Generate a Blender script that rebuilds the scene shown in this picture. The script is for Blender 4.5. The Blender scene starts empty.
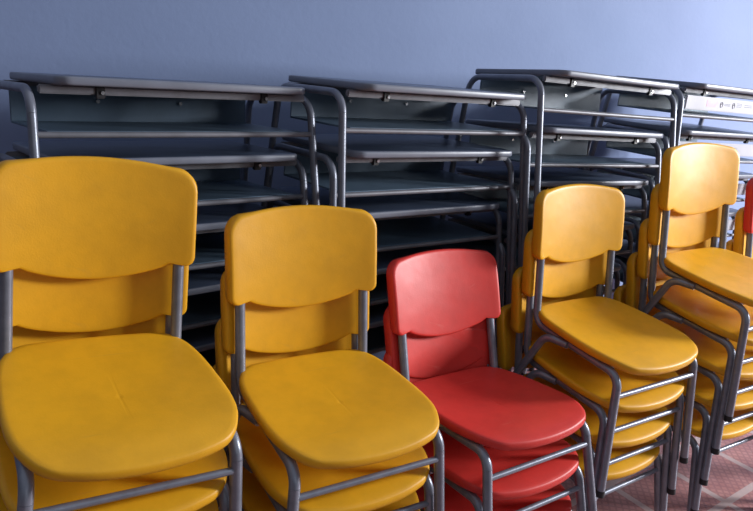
import bpy, bmesh, math, random
from mathutils import Vector, Matrix

random.seed(4)
PI = math.pi
sc = bpy.context.scene
C = sc.collection

# ------------------------------------------------------------------ camera, world, light, exposure
F_PX, PITCH, ROLL, YAW, CAM_H = 693.72, 0.3121, 0.0766, 0.5291, 1.5626
cam = bpy.data.cameras.new('camera')
cam.sensor_width = 36
cam.lens = F_PX / 753 * 36
cam.clip_start = 0.05
camo = bpy.data.objects.new('camera', cam)
C.objects.link(camo)
right = Vector((math.cos(YAW), -math.sin(YAW), 0))
fwd = Vector((math.sin(YAW), math.cos(YAW), 0))
zup = Vector((0, 0, 1))
look = fwd * math.cos(PITCH) - zup * math.sin(PITCH)
vup = zup * math.cos(PITCH) + fwd * math.sin(PITCH)
cx = right * math.cos(ROLL) + vup * math.sin(ROLL)
cy = -right * math.sin(ROLL) + vup * math.cos(ROLL)
camo.matrix_world = Matrix(((cx.x, cy.x, -look.x, 0), (cx.y, cy.y, -look.y, 0), (cx.z, cy.z, -look.z, CAM_H), (0, 0, 0, 1)))
sc.camera = camo

w = bpy.data.worlds.new('world')
sc.world = w
w.use_nodes = True
# soft daylight that comes mostly from above, dim towards the far side of the room
wn = w.node_tree
bg = wn.nodes['Background']
wtc = wn.nodes.new('ShaderNodeTexCoord')
wsp = wn.nodes.new('ShaderNodeSeparateXYZ')
wmr = wn.nodes.new('ShaderNodeMapRange')
wmr.interpolation_type = 'SMOOTHSTEP'
wmr.inputs['From Min'].default_value = 0.0
wmr.inputs['From Max'].default_value = 0.85
wmr.inputs['To Min'].default_value = 0.035
wmr.inputs['To Max'].default_value = 0.44
wn.links.new(wtc.outputs['Generated'], wsp.inputs[0])
wn.links.new(wsp.outputs['Z'], wmr.inputs['Value'])
wn.links.new(wmr.outputs[0], bg.inputs[1])
bg.inputs[0].default_value = (0.80, 0.86, 1.0, 1)


def area(name, loc, target, sx, sy, power, col):
    l = bpy.data.lights.new(name, 'AREA')
    l.shape = 'RECTANGLE'
    l.size, l.size_y = sx, sy
    l.energy = power
    l.color = col
    o = bpy.data.objects.new(name, l)
    o.location = loc
    o.rotation_euler = (Vector(target) - Vector(loc)).to_track_quat('-Z', 'Y').to_euler()
    C.objects.link(o)
    return o


area('window_daylight', (5.9, -0.35, 2.15), (1.8, 0.7, 0.7), 0.8, 1.1, 375, (0.95, 0.97, 1.0))
area('front_fill', (0.6, -2.6, 2.3), (1.2, 1.4, 0.7), 2.2, 1.6, 6, (0.9, 0.95, 1.0))  # weak fill lamp added in front of the stacks, not a real opening

sc.view_settings.view_transform = 'Standard'
sc.view_settings.look = 'None'
sc.view_settings.gamma = 1
sc.view_settings.use_curve_mapping = False
sc.view_settings.exposure = 0.0


# ------------------------------------------------------------------ materials
def mat(name, col, rough=0.5, metal=0.0, noise=0.0, nscale=6, bump=0.0, bscale=60, spec=0.5, col2=None, coat=0.0):
    m = bpy.data.materials.new(name)
    m.use_nodes = True
    nt = m.node_tree
    b = nt.nodes['Principled BSDF']
    b.inputs['Roughness'].default_value = rough
    b.inputs['Metallic'].default_value = metal
    b.inputs['Specular IOR Level'].default_value = spec
    b.inputs['Coat Weight'].default_value = coat
    b.inputs['Base Color'].default_value = (*col, 1)
    tc = nt.nodes.new('ShaderNodeTexCoord')
    if noise:
        n = nt.nodes.new('ShaderNodeTexNoise')
        n.inputs['Scale'].default_value = nscale
        n.inputs['Detail'].default_value = 5
        n.inputs['Roughness'].default_value = 0.6
        nt.links.new(tc.outputs['Object'], n.inputs['Vector'])
        r = nt.nodes.new('ShaderNodeValToRGB')
        c2 = col2 or tuple(c * (1 - noise) for c in col)
        r.color_ramp.elements[0].position = 0.35
        r.color_ramp.elements[1].position = 0.62
        r.color_ramp.elements[0].color = (*c2, 1)
        r.color_ramp.elements[1].color = (*col, 1)
        nt.links.new(n.outputs['Fac'], r.inputs[0])
        nt.links.new(r.outputs[0], b.inputs['Base Color'])
        mr = nt.nodes.new('ShaderNodeMapRange')
        mr.inputs['To Min'].default_value = rough + 0.08
        mr.inputs['To Max'].default_value = max(0.05, rough - 0.06)
        nt.links.new(n.outputs['Fac'], mr.inputs['Value'])
        nt.links.new(mr.outputs[0], b.inputs['Roughness'])
    if bump:
        n2 = nt.nodes.new('ShaderNodeTexNoise')
        n2.inputs['Scale'].default_value = bscale
        n2.inputs['Detail'].default_value = 3
        nt.links.new(tc.outputs['Object'], n2.inputs['Vector'])
        bp = nt.nodes.new('ShaderNodeBump')
        bp.inputs['Strength'].default_value = bump
        bp.inputs['Distance'].default_value = 0.002
        nt.links.new(n2.outputs['Fac'], bp.inputs['Height'])
        nt.links.new(bp.outputs[0], b.inputs['Normal'])
    return m


def plastic(name, col, dirt, seat=False):
    """moulded chair plastic: faint grime, fine grain, rubbed scratches"""
    m = mat(name, col, 0.44, 0, 0.14, 9, 0.0, spec=0.4)
    nt = m.node_tree
    b = nt.nodes['Principled BSDF']
    tc = nt.nodes.new('ShaderNodeTexCoord')
    mp = nt.nodes.new('ShaderNodeMapping')
    mp.inputs['Scale'].default_value = (3, 60, 3)
    mp.inputs['Rotation'].default_value = (0, 0, 0.7)
    nt.links.new(tc.outputs['Object'], mp.inputs['Vector'])
    n = nt.nodes.new('ShaderNodeTexNoise')
    n.inputs['Scale'].default_value = 3
    n.inputs['Detail'].default_value = 6
    nt.links.new(mp.outputs[0], n.inputs['Vector'])
    r = nt.nodes.new('ShaderNodeValToRGB')
    r.color_ramp.elements[0].position = 0.66
    r.color_ramp.elements[1].position = 0.74
    r.color_ramp.elements[0].color = (0, 0, 0, 1)
    r.color_ramp.elements[1].color = (0.22, 0.22, 0.22, 1)
    nt.links.new(n.outputs['Fac'], r.inputs[0])
    mix = nt.nodes.new('ShaderNodeMix')
    mix.data_type = 'RGBA'
    mix.inputs['B'].default_value = (*dirt, 1)
    src = b.inputs['Base Color'].links[0].from_socket
    nt.links.new(r.outputs[0], mix.inputs['Factor'])
    nt.links.new(src, mix.inputs['A'])
    nt.links.new(mix.outputs['Result'], b.inputs['Base Color'])
    g = nt.nodes.new('ShaderNodeTexNoise')
    g.inputs['Scale'].default_value = 260
    nt.links.new(tc.outputs['Object'], g.inputs['Vector'])
    l = nt.nodes.new('ShaderNodeTexNoise')
    l.inputs['Scale'].default_value = 14
    nt.links.new(tc.outputs['Object'], l.inputs['Vector'])
    b1 = nt.nodes.new('ShaderNodeBump')
    b1.inputs['Strength'].default_value = 0.25
    b1.inputs['Distance'].default_value = 0.0008
    b2 = nt.nodes.new('ShaderNodeBump')
    b2.inputs['Strength'].default_value = 0.25
    b2.inputs['Distance'].default_value = 0.004
    nt.links.new(g.outputs['Fac'], b1.inputs['Height'])
    nt.links.new(l.outputs['Fac'], b2.inputs['Height'])
    nt.links.new(b2.outputs[0], b1.inputs['Normal'])
    nt.links.new(b1.outputs[0], b.inputs['Normal'])
    if seat:
        # moulding gate dimple in the middle and a short crease behind it
        sp = nt.nodes.new('ShaderNodeSeparateXYZ')
        nt.links.new(tc.outputs['Object'], sp.inputs[0])
        cb = nt.nodes.new('ShaderNodeCombineXYZ')
        nt.links.new(sp.outputs['X'], cb.inputs['X'])
        nt.links.new(sp.outputs['Y'], cb.inputs['Y'])
        ln = nt.nodes.new('ShaderNodeVectorMath')
        ln.operation = 'LENGTH'
        nt.links.new(cb.outputs[0], ln.inputs[0])
        a = nt.nodes.new('ShaderNodeMapRange')
        a.inputs['From Max'].default_value = 0.008
        nt.links.new(ln.outputs['Value'], a.inputs['Value'])
        ax = nt.nodes.new('ShaderNodeMath'); ax.operation = 'ABSOLUTE'
        nt.links.new(sp.outputs['X'], ax.inputs[0])
        c = nt.nodes.new('ShaderNodeMapRange')
        c.inputs['From Max'].default_value = 0.004
        nt.links.new(ax.outputs[0], c.inputs['Value'])
        d = nt.nodes.new('ShaderNodeMapRange')          # fades out away from the middle
        d.inputs['From Min'].default_value = 0.02
        d.inputs['From Max'].default_value = 0.09
        nt.links.new(ln.outputs['Value'], d.inputs['Value'])
        mx = nt.nodes.new('ShaderNodeMath'); mx.operation = 'MAXIMUM'
        nt.links.new(c.outputs[0], mx.inputs[0])
        nt.links.new(d.outputs[0], mx.inputs[1])
        h = nt.nodes.new('ShaderNodeMath'); h.operation = 'MULTIPLY_ADD'
        h.inputs[1].default_value = 0.35
        nt.links.new(mx.outputs[0], h.inputs[0])
        nt.links.new(a.outputs[0], h.inputs[2])
        b3 = nt.nodes.new('ShaderNodeBump')
        b3.inputs['Strength'].default_value = 0.35
        b3.inputs['Distance'].default_value = 0.0022
        nt.links.new(h.outputs[0], b3.inputs['Height'])
        nt.links.new(b3.outputs[0], b2.inputs['Normal'])
    return m


M = {}
M['yellow_seat'] = plastic('yellow seat plastic', (0.84, 0.41, 0.012), (0.55, 0.30, 0.06), True)
M['red_seat'] = plastic('red seat plastic', (0.72, 0.045, 0.036), (0.75, 0.25, 0.2), True)
M['yellow'] = plastic('yellow plastic', (0.84, 0.41, 0.012), (0.55, 0.30, 0.06))
M['red'] = plastic('red plastic', (0.72, 0.045, 0.036), (0.75, 0.25, 0.2))
M['tube'] = mat('grey painted steel', (0.25, 0.27, 0.33), 0.34, 0.4, 0.2, 30, 0.1, 200)
M['deskframe'] = mat('desk grey painted steel', (0.22, 0.235, 0.29), 0.36, 0.3, 0.2, 20, 0.1, 200)
M['rubber'] = mat('black rubber', (0.015, 0.015, 0.018), 0.6)
M['top'] = mat('grey laminate', (0.08, 0.105, 0.165), 0.33, 0, 0.15, 4)
M['edge'] = mat('grey edge band', (0.20, 0.215, 0.27), 0.38, 0, 0.15, 12)
M['apron'] = mat('pale grey steel', (0.20, 0.20, 0.23), 0.45, 0.1, 0.25, 14)
M['tray'] = mat('slate grey moulded plastic', (0.125, 0.19, 0.27), 0.42, 0, 0.25, 5, 0.1, 90)
M['black'] = mat('black plastic bracket', (0.01, 0.01, 0.014), 0.45)
M['bolt'] = mat('zinc bolt', (0.75, 0.75, 0.78), 0.25, 0.9)
M['white'] = mat('white plastic panel', (0.46, 0.46, 0.52), 0.5, 0, 0.1, 7)
M['wall'] = mat('pale blue painted wall', (0.245, 0.315, 0.52), 0.75, 0, 0.05, 2.0, 0.35, 45)
M['pink'] = mat('faded pink print', (0.72, 0.42, 0.55), 0.6, 0, 0.5, 40, col2=(0.68, 0.55, 0.64))
M['ink'] = mat('grey print', (0.25, 0.26, 0.33), 0.6)
M['wear'] = mat('worn bare patch', (0.62, 0.46, 0.42), 0.5)


def floor_mat():
    m = bpy.data.materials.new('terracotta patterned tile')
    m.use_nodes = True
    nt = m.node_tree
    N, L = nt.nodes, nt.links
    b = N['Principled BSDF']
    b.inputs['Roughness'].default_value = 0.42
    tc = N.new('ShaderNodeTexCoord')

    def band(rot, scale, loc, half):
        mp = N.new('ShaderNodeMapping')
        mp.inputs['Rotation'].default_value = (0, 0, rot)
        mp.inputs['Location'].default_value = loc
        mp.inputs['Scale'].default_value = (scale, scale, scale)
        L.new(tc.outputs['Object'], mp.inputs['Vector'])
        sp = N.new('ShaderNodeSeparateXYZ')
        L.new(mp.outputs[0], sp.inputs[0])
        outs = []
        for ax in 'XY':
            fr = N.new('ShaderNodeMath'); fr.operation = 'FRACT'
            L.new(sp.outputs[ax], fr.inputs[0])
            s = N.new('ShaderNodeMath'); s.operation = 'SUBTRACT'; s.inputs[1].default_value = 0.5
            L.new(fr.outputs[0], s.inputs[0])
            a = N.new('ShaderNodeMath'); a.operation = 'ABSOLUTE'
            L.new(s.outputs[0], a.inputs[0])
            lt = N.new('ShaderNodeMath'); lt.operation = 'LESS_THAN'; lt.inputs[1].default_value = half
            L.new(a.outputs[0], lt.inputs[0])
            outs.append(lt)
        mx = N.new('ShaderNodeMath'); mx.operation = 'MAXIMUM'
        L.new(outs[0].outputs[0], mx.inputs[0])
        L.new(outs[1].outputs[0], mx.inputs[1])
        return mx
    big = band(*FLOOR_BAND)
    fine = band(FLOOR_BAND[0] + PI / 4, 42, (0, 0, 0), 0.16)
    n = N.new('ShaderNodeTexNoise'); n.inputs['Scale'].default_value = 9; n.inputs['Detail'].default_value = 6
    L.new(tc.outputs['Object'], n.inputs['Vector'])
    r = N.new('ShaderNodeValToRGB')
    r.color_ramp.elements[0].color = (0.33, 0.14, 0.13, 1)
    r.color_ramp.elements[1].color = (0.50, 0.25, 0.225, 1)
    r.color_ramp.elements[0].position = 0.3
    r.color_ramp.elements[1].position = 0.7
    L.new(n.outputs['Fac'], r.inputs[0])
    m1 = N.new('ShaderNodeMix'); m1.data_type = 'RGBA'
    sc1 = N.new('ShaderNodeMath'); sc1.operation = 'MULTIPLY'; sc1.inputs[1].default_value = 0.35
    L.new(fine.outputs[0], sc1.inputs[0])
    L.new(sc1.outputs[0], m1.inputs['Factor'])
    L.new(r.outputs[0], m1.inputs['A'])
    m1.inputs['B'].default_value = (0.12, 0.05, 0.06, 1)
    m2 = N.new('ShaderNodeMix'); m2.data_type = 'RGBA'
    sc2 = N.new('ShaderNodeMath'); sc2.operation = 'MULTIPLY'; sc2.inputs[1].default_value = 0.75
    L.new(big.outputs[0], sc2.inputs[0])
    L.new(sc2.outputs[0], m2.inputs['Factor'])
    L.new(m1.outputs['Result'], m2.inputs['A'])
    m2.inputs['B'].default_value = (0.50, 0.42, 0.40, 1)
    L.new(m2.outputs['Result'], b.inputs['Base Color'])
    return m


# line angle and offset of the pale bands between tiles
FLOOR_BAND = (-0.12, 3.333, (0.46, 0.417, 0), 0.045)
M['floor'] = floor_mat()


# ------------------------------------------------------------------ mesh helpers
def obj(name, bm, m, parent=None, smooth=True):
    me = bpy.data.meshes.new(name)
    bmesh.ops.recalc_face_normals(bm, faces=bm.faces)
    bm.to_mesh(me)
    bm.free()
    for p in me.polygons:
        p.use_smooth = smooth
    for mm in (m if isinstance(m, (list, tuple)) else [m]):
        me.materials.append(mm)
    o = bpy.data.objects.new(name, me)
    C.objects.link(o)
    if parent:
        o.parent = parent
    if smooth:
        try:
            me.set_sharp_from_angle(angle=math.radians(50))
        except Exception:
            pass
    return o


def empty(name, label, cat, group=None):
    o = bpy.data.objects.new(name, None)
    o.empty_display_size = 0.1
    C.objects.link(o)
    o['label'] = label
    o['category'] = cat
    if group:
        o['group'] = group
    return o


def add_box(bm, x0, x1, y0, y1, z0, z1, bev=0.0):
    t = bmesh.new()
    bmesh.ops.create_cube(t, size=1)
    for v in t.verts:
        v.co = Vector(((x0 + x1) / 2 + v.co.x * (x1 - x0), (y0 + y1) / 2 + v.co.y * (y1 - y0), (z0 + z1) / 2 + v.co.z * (z1 - z0)))
    if bev:
        bmesh.ops.bevel(t, geom=t.edges[:], offset=bev, segments=2, affect='EDGES')
    me = bpy.data.meshes.new('t')
    t.to_mesh(me)
    t.free()
    bm.from_mesh(me)
    bpy.data.meshes.remove(me)


def fillet(pts, radii, n=7):
    """round the corners of a polyline"""
    pts = [Vector(p) for p in pts]
    out = [pts[0]]
    marks = [0]
    for i in range(1, len(pts) - 1):
        p, a, b, r = pts[i], pts[i - 1], pts[i + 1], radii[i - 1]
        u = (a - p).normalized()
        v = (b - p).normalized()
        ang = u.angle(v)
        if r <= 0 or ang > PI - 0.02:
            out.append(p)
            marks.append(len(out) - 1)
            continue
        d = r / math.tan(ang / 2)
        d = min(d, (a - p).length * .95, (b - p).length * .95)
        p0, p1 = p + u * d, p + v * d
        bis = (u + v).normalized()
        cen = p + bis * math.sqrt(d * d + (d * math.tan(ang / 2)) ** 2)
        q0, q1 = p0 - cen, p1 - cen
        for k in range(n + 1):
            th = PI - ang
            out.append(cen + (q0 * math.sin(th * (1 - k / n)) + q1 * math.sin(th * k / n)) / math.sin(th))
        marks.append(len(out) - 1)
    out.append(pts[-1])
    marks.append(len(out) - 1)
    return out, marks


def add_tube(bm, pts, r, seg=12, cap=True):
    pts = [Vector(p) for p in pts]
    t0 = (pts[1] - pts[0]).normalized()
    ref = Vector((1, 0, 0)) if abs(t0.x) < .8 else Vector((0, 0, 1))
    nrm = (ref - t0 * ref.dot(t0)).normalized()
    rings = []
    for i, p in enumerate(pts):
        if i == 0:
            t = t0
        elif i == len(pts) - 1:
            t = (pts[i] - pts[i - 1]).normalized()
        else:
            t = ((pts[i + 1] - p).normalized() + (p - pts[i - 1]).normalized()).normalized()
        nrm = (nrm - t * nrm.dot(t)).normalized()
        bn = t.cross(nrm)
        rings.append([bm.verts.new(p + (nrm * math.cos(2 * PI * k / seg) + bn * math.sin(2 * PI * k / seg)) * r) for k in range(seg)])
    for a, b in zip(rings, rings[1:]):
        for k in range(seg):
            bm.faces.new((a[k], a[(k + 1) % seg], b[(k + 1) % seg], b[k]))
    if cap:
        bm.faces.new(rings[0][::-1])
        bm.faces.new(rings[-1])


def shell(bm, outline, top, bottom, rim):
    """closed solid from an outline: rings shrink to the centre.
    outline: list of 2D points; top(u,v)/bottom(u,v) -> 3D; rim: list of (scale, blend, out) rows between"""
    n = len(outline)
    cu = sum(p[0] for p in outline) / n
    cv = sum(p[1] for p in outline) / n
    rows = []
    for k in (0.12, 0.25, 0.4, 0.55, 0.7, 0.8, 0.88, 0.94):
        rows.append([top(cu + (p[0] - cu) * k, cv + (p[1] - cv) * k) for p in outline])
    for k, bl in rim:
        row = []
        for p in outline:
            u, v = cu + (p[0] - cu) * k, cv + (p[1] - cv) * k
            row.append(Vector(top(u, v)).lerp(Vector(bottom(u, v)), bl))
        rows.append(row)
    for k in (0.93, 0.8, 0.6, 0.35, 0.12):
        rows.append([bottom(cu + (p[0] - cu) * k, cv + (p[1] - cv) * k) for p in outline])
    vr = [[bm.verts.new(c) for c in row] for row in rows]
    for a, b in zip(vr, vr[1:]):
        for i in range(n):
            bm.faces.new((a[i], a[(i + 1) % n], b[(i + 1) % n], b[i]))
    ct = bm.verts.new(top(cu, cv))
    cb = bm.verts.new(bottom(cu, cv))
    for i in range(n):
        bm.faces.new((ct, vr[0][i], vr[0][(i + 1) % n]))
        bm.faces.new((cb, vr[-1][(i + 1) % n], vr[-1][i]))


# local chair frame: x to the sitter's side, -y to the front, z up, origin on the floor under the seat centre
SH = 0.3902          # seat surface height
TILT_B = (0.1558, 0.3594, -0.2214, -0.2674)


def seat_bm():
    bm = bmesh.new()
    half = [(0, .199), (.085, .193), (.166, .170), (.206, .082), (.196, -.130), (.158, -.201), (.06, -.207)]
    poly = half + [(-x, y) for x, y in half[:0:-1]]
    for _ in range(3):                       # corner cutting
        nxt = []
        for a, b in zip(poly, poly[1:] + poly[:1]):
            nxt.append((a[0] * .78 + b[0] * .22, a[1] * .78 + b[1] * .22))
            nxt.append((a[0] * .22 + b[0] * .78, a[1] * .22 + b[1] * .78))
        poly = nxt
    out = [(x, -y) for x, y in poly]

    def top(x, y):
        f = -y
        z = 0.0
        z -= 0.010 * max(0, 1 - (x / .19) ** 2) * max(0, 1 - ((f + .03) / .18) ** 2)
        if f > 0.08:
            z -= 0.016 * ((f - .08) / .115) ** 2.2
        if f < -0.13:
            z += 0.004 * ((-f - .13) / .07)
        d = math.hypot(x, f)
        if d < .02:
            z -= .0015
        return (x, y, SH + z)

    def bot(x, y):
        x0, y0, z0 = top(x, y)
        return (x, y, z0 - 0.024)
    shell(bm, out, top, bot, [(.980, 0.02), (.993, 0.10), (.9995, .28), (1.0, .5), (.993, .8), (.975, .97)])
    return bm


def backrest_bm(drop=0.0):
    bm = bmesh.new()
    zb, zt, yb, yt = TILT_B
    zb, zt = zb - drop, zt - drop
    hw = .198
    out = []

    def arc(cx_, cz_, r, a0, a1, n):
        for k in range(n + 1):
            a = a0 + (a1 - a0) * k / n
            out.append((cx_ + r * math.cos(a), cz_ + r * math.sin(a)))
    R = .042
    r2 = .020
    # top edge bulges up between the corners
    top_pts = []
    for k in range(1, 14):
        x = hw - R - (2 * (hw - R)) * k / 14
        top_pts.append((x, zt - .003 + 0.011 * (1 - (x / (hw - R)) ** 2)))
    arc(hw - R, zt - .003 - R, R, 0, PI / 2, 7)
    out += top_pts
    arc(-hw + R, zt - .003 - R, R, PI / 2, PI, 7)
    out.append((-hw, (zt + zb) / 2))
    arc(-hw + r2, zb + r2, r2, PI, 1.5 * PI, 5)
    xs = .148
    for k in range(0, 19):
        x = -xs + 2 * xs * k / 18
        out.append((x, zb + .004 - .034 * math.cos(PI / 2 * x / xs) ** .8))
    arc(hw - r2, zb + r2, r2, 1.5 * PI, 2 * PI, 5)
    out.append((hw, (zt + zb) / 2))

    c0 = 0.030 * (1 - (.165 / hw) ** 2)

    def line(x, z):
        f = (z - TILT_B[0]) / (TILT_B[1] - TILT_B[0])
        return yb + (yt - yb) * f, f

    def front(x, z):
        y, f = line(x, z)
        y += .0125 + c0 - 0.030 * (1 - (x / hw) ** 2)        # hollow towards the middle
        y += .003 * math.cos(PI * (f - .3))
        return (x, -y, SH + z)

    def back(x, z):
        y, f = line(x, z)
        fr = -front(x, z)[1]
        e = min(1, max(0, (abs(x) - .11) / .045))
        e = e * e * (3 - 2 * e)
        return (x, -((fr - .011) * (1 - e) + min(fr - .011, y - .0125) * e), SH + z)
    shell(bm, out, front, back, [(.97, 0.03), (.988, 0.14), (1.0, .38), (1.0, .62), (1.0, .88), (.985, 1)])
    return bm


RT = 0.0120


def side_path(s, drop=0.0):
    zb, zt, yb, yt = TILT_B
    sl = (yb - yt) / (zt - zb)
    yr = yb + sl * (zb + .04)
    pts = [(s * .165, -(yt + sl * (.045 + drop)), SH + zt - .045 - drop), (s * .168, -yr, SH - .040), (s * .178, -.150, SH - .042), (s * .200, -.214, .012)]
    return fillet(pts, [.045, .045], 8)


def make_chair(colour):
    root = empty('school_chair', 'x', 'chair')
    pl = M[colour]
    obj('seat', seat_bm(), M[colour + '_seat'], root)
    obj('backrest', backrest_bm(.012 if colour == 'red' else 0), pl, root)
    for s in (-1, 1):
        p, mk = side_path(s, .012 if colour == 'red' else 0)
        bm = bmesh.new()
        add_tube(bm, p[:mk[2] + 1], RT)
        obj('side_rail', bm, M['tube'], root)
        bm = bmesh.new()
        add_tube(bm, p[mk[2]:], RT)
        lg = obj('leg', bm, M['tube'], root)
        cap(p[-1], p[-2], lg)
        rp, _ = fillet([(s * .180, .035, SH - .043), (s * .1975, .108, SH - .046), (s * .2160, .236, .012)], [.045], 8)
        bm = bmesh.new()
        add_tube(bm, rp, RT)
        lg = obj('leg', bm, M['tube'], root)
        cap(rp[-1], rp[-2], lg)
    # front crossbar under the seat edge
    zb = SH - .0993
    bm = bmesh.new()
    add_tube(bm, [(-.182, -.163, zb), (.182, -.163, zb)], .0075, 10)
    obj('crossbar', bm, M['tube'], root)
    bm = bmesh.new()
    add_tube(bm, [(-.17, .06, SH - .043), (.17, .06, SH - .043)], .0085, 8)
    add_tube(bm, [(-.175, -.10, SH - .042), (.175, -.10, SH - .042)], .0085, 8)
    obj('seat_brace', bm, M['tube'], root)
    return root


def cap(p, q, parent):
    p, q = Vector(p), Vector(q)
    d = (p - q).normalized()
    bm = bmesh.new()
    a = p - d * .007
    k = (p.z - 0.0) / -d.z if d.z < 0 else .012
    add_tube(bm, [a, p + d * (k - .003), p + d * k * .97], RT + .0008, 12)
    obj('foot_cap', bm, M['rubber'], parent)


def copy_tree(o, parent=None):
    c = o.copy()
    C.objects.link(c)
    if parent:
        c.parent = parent
    for ch in list(o.children):
        copy_tree(ch, c)
    return c


# ------------------------------------------------------------------ the room
def struct(name, bm, m):
    o = obj(name, bm, m, None, False)
    o['kind'] = 'structure'
    return o


bm = bmesh.new()
add_box(bm, -4, 7, -4, 2.45, -.1, 0)
struct('floor', bm, M['floor'])
bm = bmesh.new()
add_box(bm, -4, 7, 2.41, 2.55, 0, 3.2)
struct('wall_back', bm, M['wall'])


# ------------------------------------------------------------------ desks
DP, DS, DY = .1713, .1192, .0223
TT = .018


def rr(hx, hy, r, n=6):
    out = []
    for cx_, cy_, a0 in ((hx - r, hy - r, 0), (-hx + r, hy - r, PI / 2), (-hx + r, -hy + r, PI), (hx - r, -hy + r, 1.5 * PI)):
        for k in range(n + 1):
            a = a0 + PI / 2 * k / n
            out.append((cx_ + r * math.cos(a), cy_ + r * math.sin(a)))
    return out


def desktop_bm():
    """slab with rounded corners; faces: 0 laminate, 1 edge band"""
    bm = bmesh.new()
    o = [(x, y + .022) for x, y in rr(.300, .203, .03)]
    rows = []
    for inset, z in ((.004, 0), (.0012, -.0012), (0, -.004), (0, -TT + .004), (.0012, -TT + .0012), (.004, -TT)):
        rows.append([bm.verts.new((x * (1 - inset / .3), (y - .022) * (1 - inset / .203) + .022, z)) for x, y in o])
    n = len(o)
    for a, b in zip(rows, rows[1:]):
        for i in range(n):
            f = bm.faces.new((a[i], a[(i + 1) % n], b[(i + 1) % n], b[i]))
            f.material_index = 1
    bm.faces.new(rows[0])
    bm.faces.new(rows[-1][::-1])
    return bm


def tray_bm():
    """book tray: floor, back wall"""
    bm = bmesh.new()
    z0 = -DS + .002
    zt = -.036
    x0, x1, yf, yb = -.312, .312, -.134, .165
    add_box(bm, x0, x1, yf, yb, z0, z0 + .005, .0015)
    # the tall back wall
    add_box(bm, x0, x1, yb - .004, yb, z0 + .004, zt + .006, .0015)
    return bm


def desk_parts(root, hgt, panel=False):
    obj('desktop', desktop_bm(), [M['top'], M['edge']], root)
    r = .0098
    zr = -TT - r - .001
    sl = .1276
    YF, YB = .129, .185
    fb = YF + sl * (hgt + zr)
    bb = YB + sl * (hgt + zr)
    for s in (-1, 1):
        x, xb = s * .338, s * .352
        p, mk = fillet([(xb, -fb, -hgt + .008), (x, -YF, zr), (x, YB, zr), (xb, bb, -hgt + .008)], [.055, .055], 8)
        i0 = mk[1]
        bm = bmesh.new()
        add_tube(bm, p[i0 - 8:mk[2] + 1], r)
        obj('side_rail', bm, M['deskframe'], root)
        for seg in (p[:i0 - 7], p[mk[2]:]):
            bm = bmesh.new()
            add_tube(bm, seg, r)
            lg = obj('leg', bm, M['deskframe'], root)
            e, q = (seg[0], seg[1]) if seg[0].z < seg[-1].z else (seg[-1], seg[-2])
            d = (Vector(e) - Vector(q)).normalized()
            bm = bmesh.new()
            add_tube(bm, [Vector(e) - d * .02, Vector(e) + d * .004, Vector(e) + d * .006], r + .0025)
            obj('foot_cap', bm, M['rubber'], lg)
    # flat apron bar under the front and back of the top
    for y in (-.122, .170):
        bm = bmesh.new()
        add_box(bm, -.322, .322, y - .007, y + .007, -TT - .019, -TT - .001, .003)
        ap = obj('apron_bar', bm, M['apron'], root)
        if y < 0:
            for x in (-.20, .20):
                bm = bmesh.new()
                add_box(bm, x - .010, x + .010, y - .0105, y + .003, -TT - .026, -TT - .0005, .002)
                br = obj('bracket', bm, M['black'], root)
                bm = bmesh.new()
                add_tube(bm, [(x + .004, y - .009, -TT - .014), (x + .004, y - .0135, -TT - .014)], .0042, 10)
                obj('bolt', bm, M['bolt'], br)
    bm = bmesh.new()
    yf = -(YF + sl * (DS + zr) + .001)
    add_tube(bm, [(-.341, yf, -DS), (.341, yf, -DS)], .0068, 10)
    obj('shelf_bar', bm, M['apron'], root)
    tr = obj('book_tray', tray_bm(), M['tray'], root)
    for s in (-1, 1):
        bm = bmesh.new()
        add_tube(bm, [(s * .11, .1615, -.062), (s * .11, .156, -.062)], .005, 10)
        obj('bolt', bm, M['bolt'], tr)
    if panel:
        bm = bmesh.new()
        add_box(bm, -.322, .322, -.144, -.1375, -.096, -.046, .002)
        pn = obj('front_panel', bm, M['white'], root)
        pn['label'] = 'white front panel with faded print'
        y = -.1445
        bm = bmesh.new()
        add_box(bm, -.195, -.120, y, y + .0005, -.080, -.057)
        st = obj('printed_mark', bm, M['pink'], pn)
        st['label'] = 'faded pink blotch of print'
        bm = bmesh.new()
        for x in (-.098, -.016):
            pts = [(x + .008 * math.cos(a * PI / 5), y, -.069 + .010 * math.sin(a * PI / 5) - .0015 * (a % 2)) for a in range(11)]
            add_tube(bm, pts, .0013, 5)
            add_tube(bm, [(x - .004, y, -.069), (x + .005, y, -.064)], .0013, 5)
        for x0, ln, rows in ((-.078, .040, (-.066, -.071)), (.004, .036, (-.060, -.066, -.072)), (.06, .05, (-.063, -.070))):
            for z in rows:
                x = x0
                while x < x0 + ln:
                    wd = random.uniform(.004, .009)
                    add_box(bm, x, x + wd, y, y + .0005, z - .0013, z + .0013)
                    x += wd + .002
        lg = obj('printed_mark', bm, M['ink'], pn)
        lg['label'] = 'small grey printed emblems and lines'


DESK_SCALE = 1.05
DESKS = {
    1: dict(x=0.4200, y=1.8529, a=0.1844, z=1.4042, t=0.0686, r=0.0323),
    2: dict(x=1.1617, y=1.8398, a=0.1421, z=1.4141, t=0.0389, r=0.0385),
    3: dict(x=1.8773, y=1.8597, a=0.0898, z=1.4626, t=0.0741, r=0.0507),
    4: dict(x=2.6932, y=1.9583, a=0.0600, z=1.4475, t=0.0200, r=0.0470),
}
STACKNAME = {1: 'leftmost desk stack against the wall', 2: 'second desk stack, behind the red chairs',
             3: 'third desk stack from the left', 4: 'rightmost desk stack with white panels'}
LEVEL = ['topmost', 'second from top', 'third from top', 'fourth from top', 'bottom']
DESC = ['bare grey tabletop facing up', 'grey top right under the uppermost desk', 'mid-stack grey desk', 'shadowed grey desk', 'grey desk standing on the floor']


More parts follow.
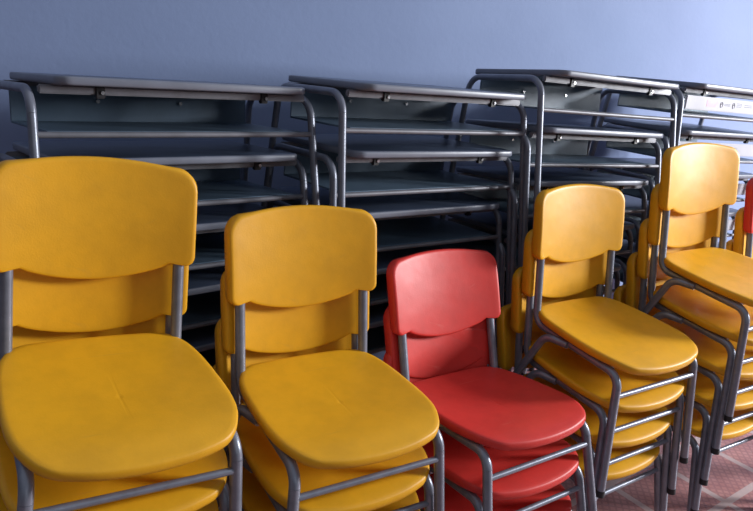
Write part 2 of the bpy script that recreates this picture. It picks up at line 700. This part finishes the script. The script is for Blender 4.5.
def set_pose(o, loc, a, t, r, scale=1.0):
    """yaw a, front-back tilt t, side tilt r, as fitted"""
    R = Matrix.Rotation(a, 4, 'Z') @ Matrix.Rotation(-t, 4, 'X') @ Matrix.Rotation(r, 4, 'Y')
    o.matrix_world = Matrix.Translation(loc) @ R @ Matrix.Scale(scale, 4)
    return R


for k, d in DESKS.items():
    n = 5
    hgt0 = d['z'] / DESK_SCALE - 4 * DP
    proto = None
    for i in range(n):
        lab = '%s grey desk of the %s' % (LEVEL[i], STACKNAME[k])
        if proto is None:
            proto = empty('school_desk', lab, 'desk', 'stacked desks')
            desk_parts(proto, hgt0, k == 4)
            o = proto
        else:
            o = copy_tree(proto)
            o['label'] = lab
        f = (1, 1, 1, .5, 0)[i]
        jit = random.uniform(-.004, .004) if i else 0
        # the whole stack leans a little: the top position is known, the feet stay on the floor
        k1 = i * DESK_SCALE
        set_pose(o, (d['x'] + jit - k1 * DY * math.sin(d['a']), d['y'] + jit + k1 * DY * math.cos(d['a']), d['z'] - k1 * DP), d['a'], d['t'] * f, d['r'] * f, DESK_SCALE)

# ------------------------------------------------------------------ chairs
P, PY = .1243, .0045
yellow = make_chair('yellow')
red = make_chair('red')
STACKS = [
    # key, x, y, yaw, seat z, tilt, roll, colours from the top down
    ('A', .1828, 1.2230, .0792, .8858, -.1216, .0947, 'YYYYY', 'leftmost chair stack'),
    ('B', .6557, 1.2336, .0458, .7675, -.0556, .0362, 'YYYY', 'second chair stack from the left'),
    ('C', 1.1405, 1.2508, .0991, .6500, .0994, .0379, 'RRR', 'all-red chair stack'),
    ('D', 1.6273, 1.2966, .0704, .7635, -.0788, .0334, 'YYYY', 'chair stack right of the red one'),
    ('E', 2.1516, 1.2849, .0295, .8905, -.0790, .0059, 'YYYYY', 'tall yellow chair stack by the right edge'),
    ('F', 2.6850, 1.3000, .0300, .7850, -.0500, .0000, 'RYYY', 'chair stack cut off by the right edge'),
]
ORD = ['topmost', 'second from top', 'third from top', 'fourth from top', 'bottom']
used = set()
for key, x, y, a, z, t, r, cols, nm in STACKS:
    n = len(cols)
    for i, c in enumerate(cols):
        src = yellow if c == 'Y' else red
        if c not in used:
            o = src
            used.add(c)
        else:
            o = copy_tree(src)
        f = 1 - (i / (n - 1)) ** 3
        ti, ri = t * f, r * f
        R = Matrix.Rotation(a, 4, 'Z') @ Matrix.Rotation(-ti, 4, 'X') @ Matrix.Rotation(ri, 4, 'Y')
        Rt = Matrix.Rotation(a, 4, 'Z') @ Matrix.Rotation(-t, 4, 'X') @ Matrix.Rotation(r, 4, 'Y')
        pz = (z - SH) / (n - 1)
        # seat centre walks down the stack, then the origin hangs SH under it
        drift = Rt @ Vector((0, PY * i, -pz * i))
        seat = Vector((x, y, z)) + Vector((drift.x, drift.y, -pz * i))
        o.matrix_world = Matrix.Translation(seat) @ R @ Matrix.Translation((0, 0, -SH))
        colour = 'orange-yellow' if c == 'Y' else 'red'
        o['label'] = '%s %s plastic chair of the %s' % (ORD[i] if i < n - 1 else 'bottom', colour, nm)
        o['category'] = 'chair'
        o['group'] = 'stacked %s chairs' % ('yellow' if c == 'Y' else 'red')
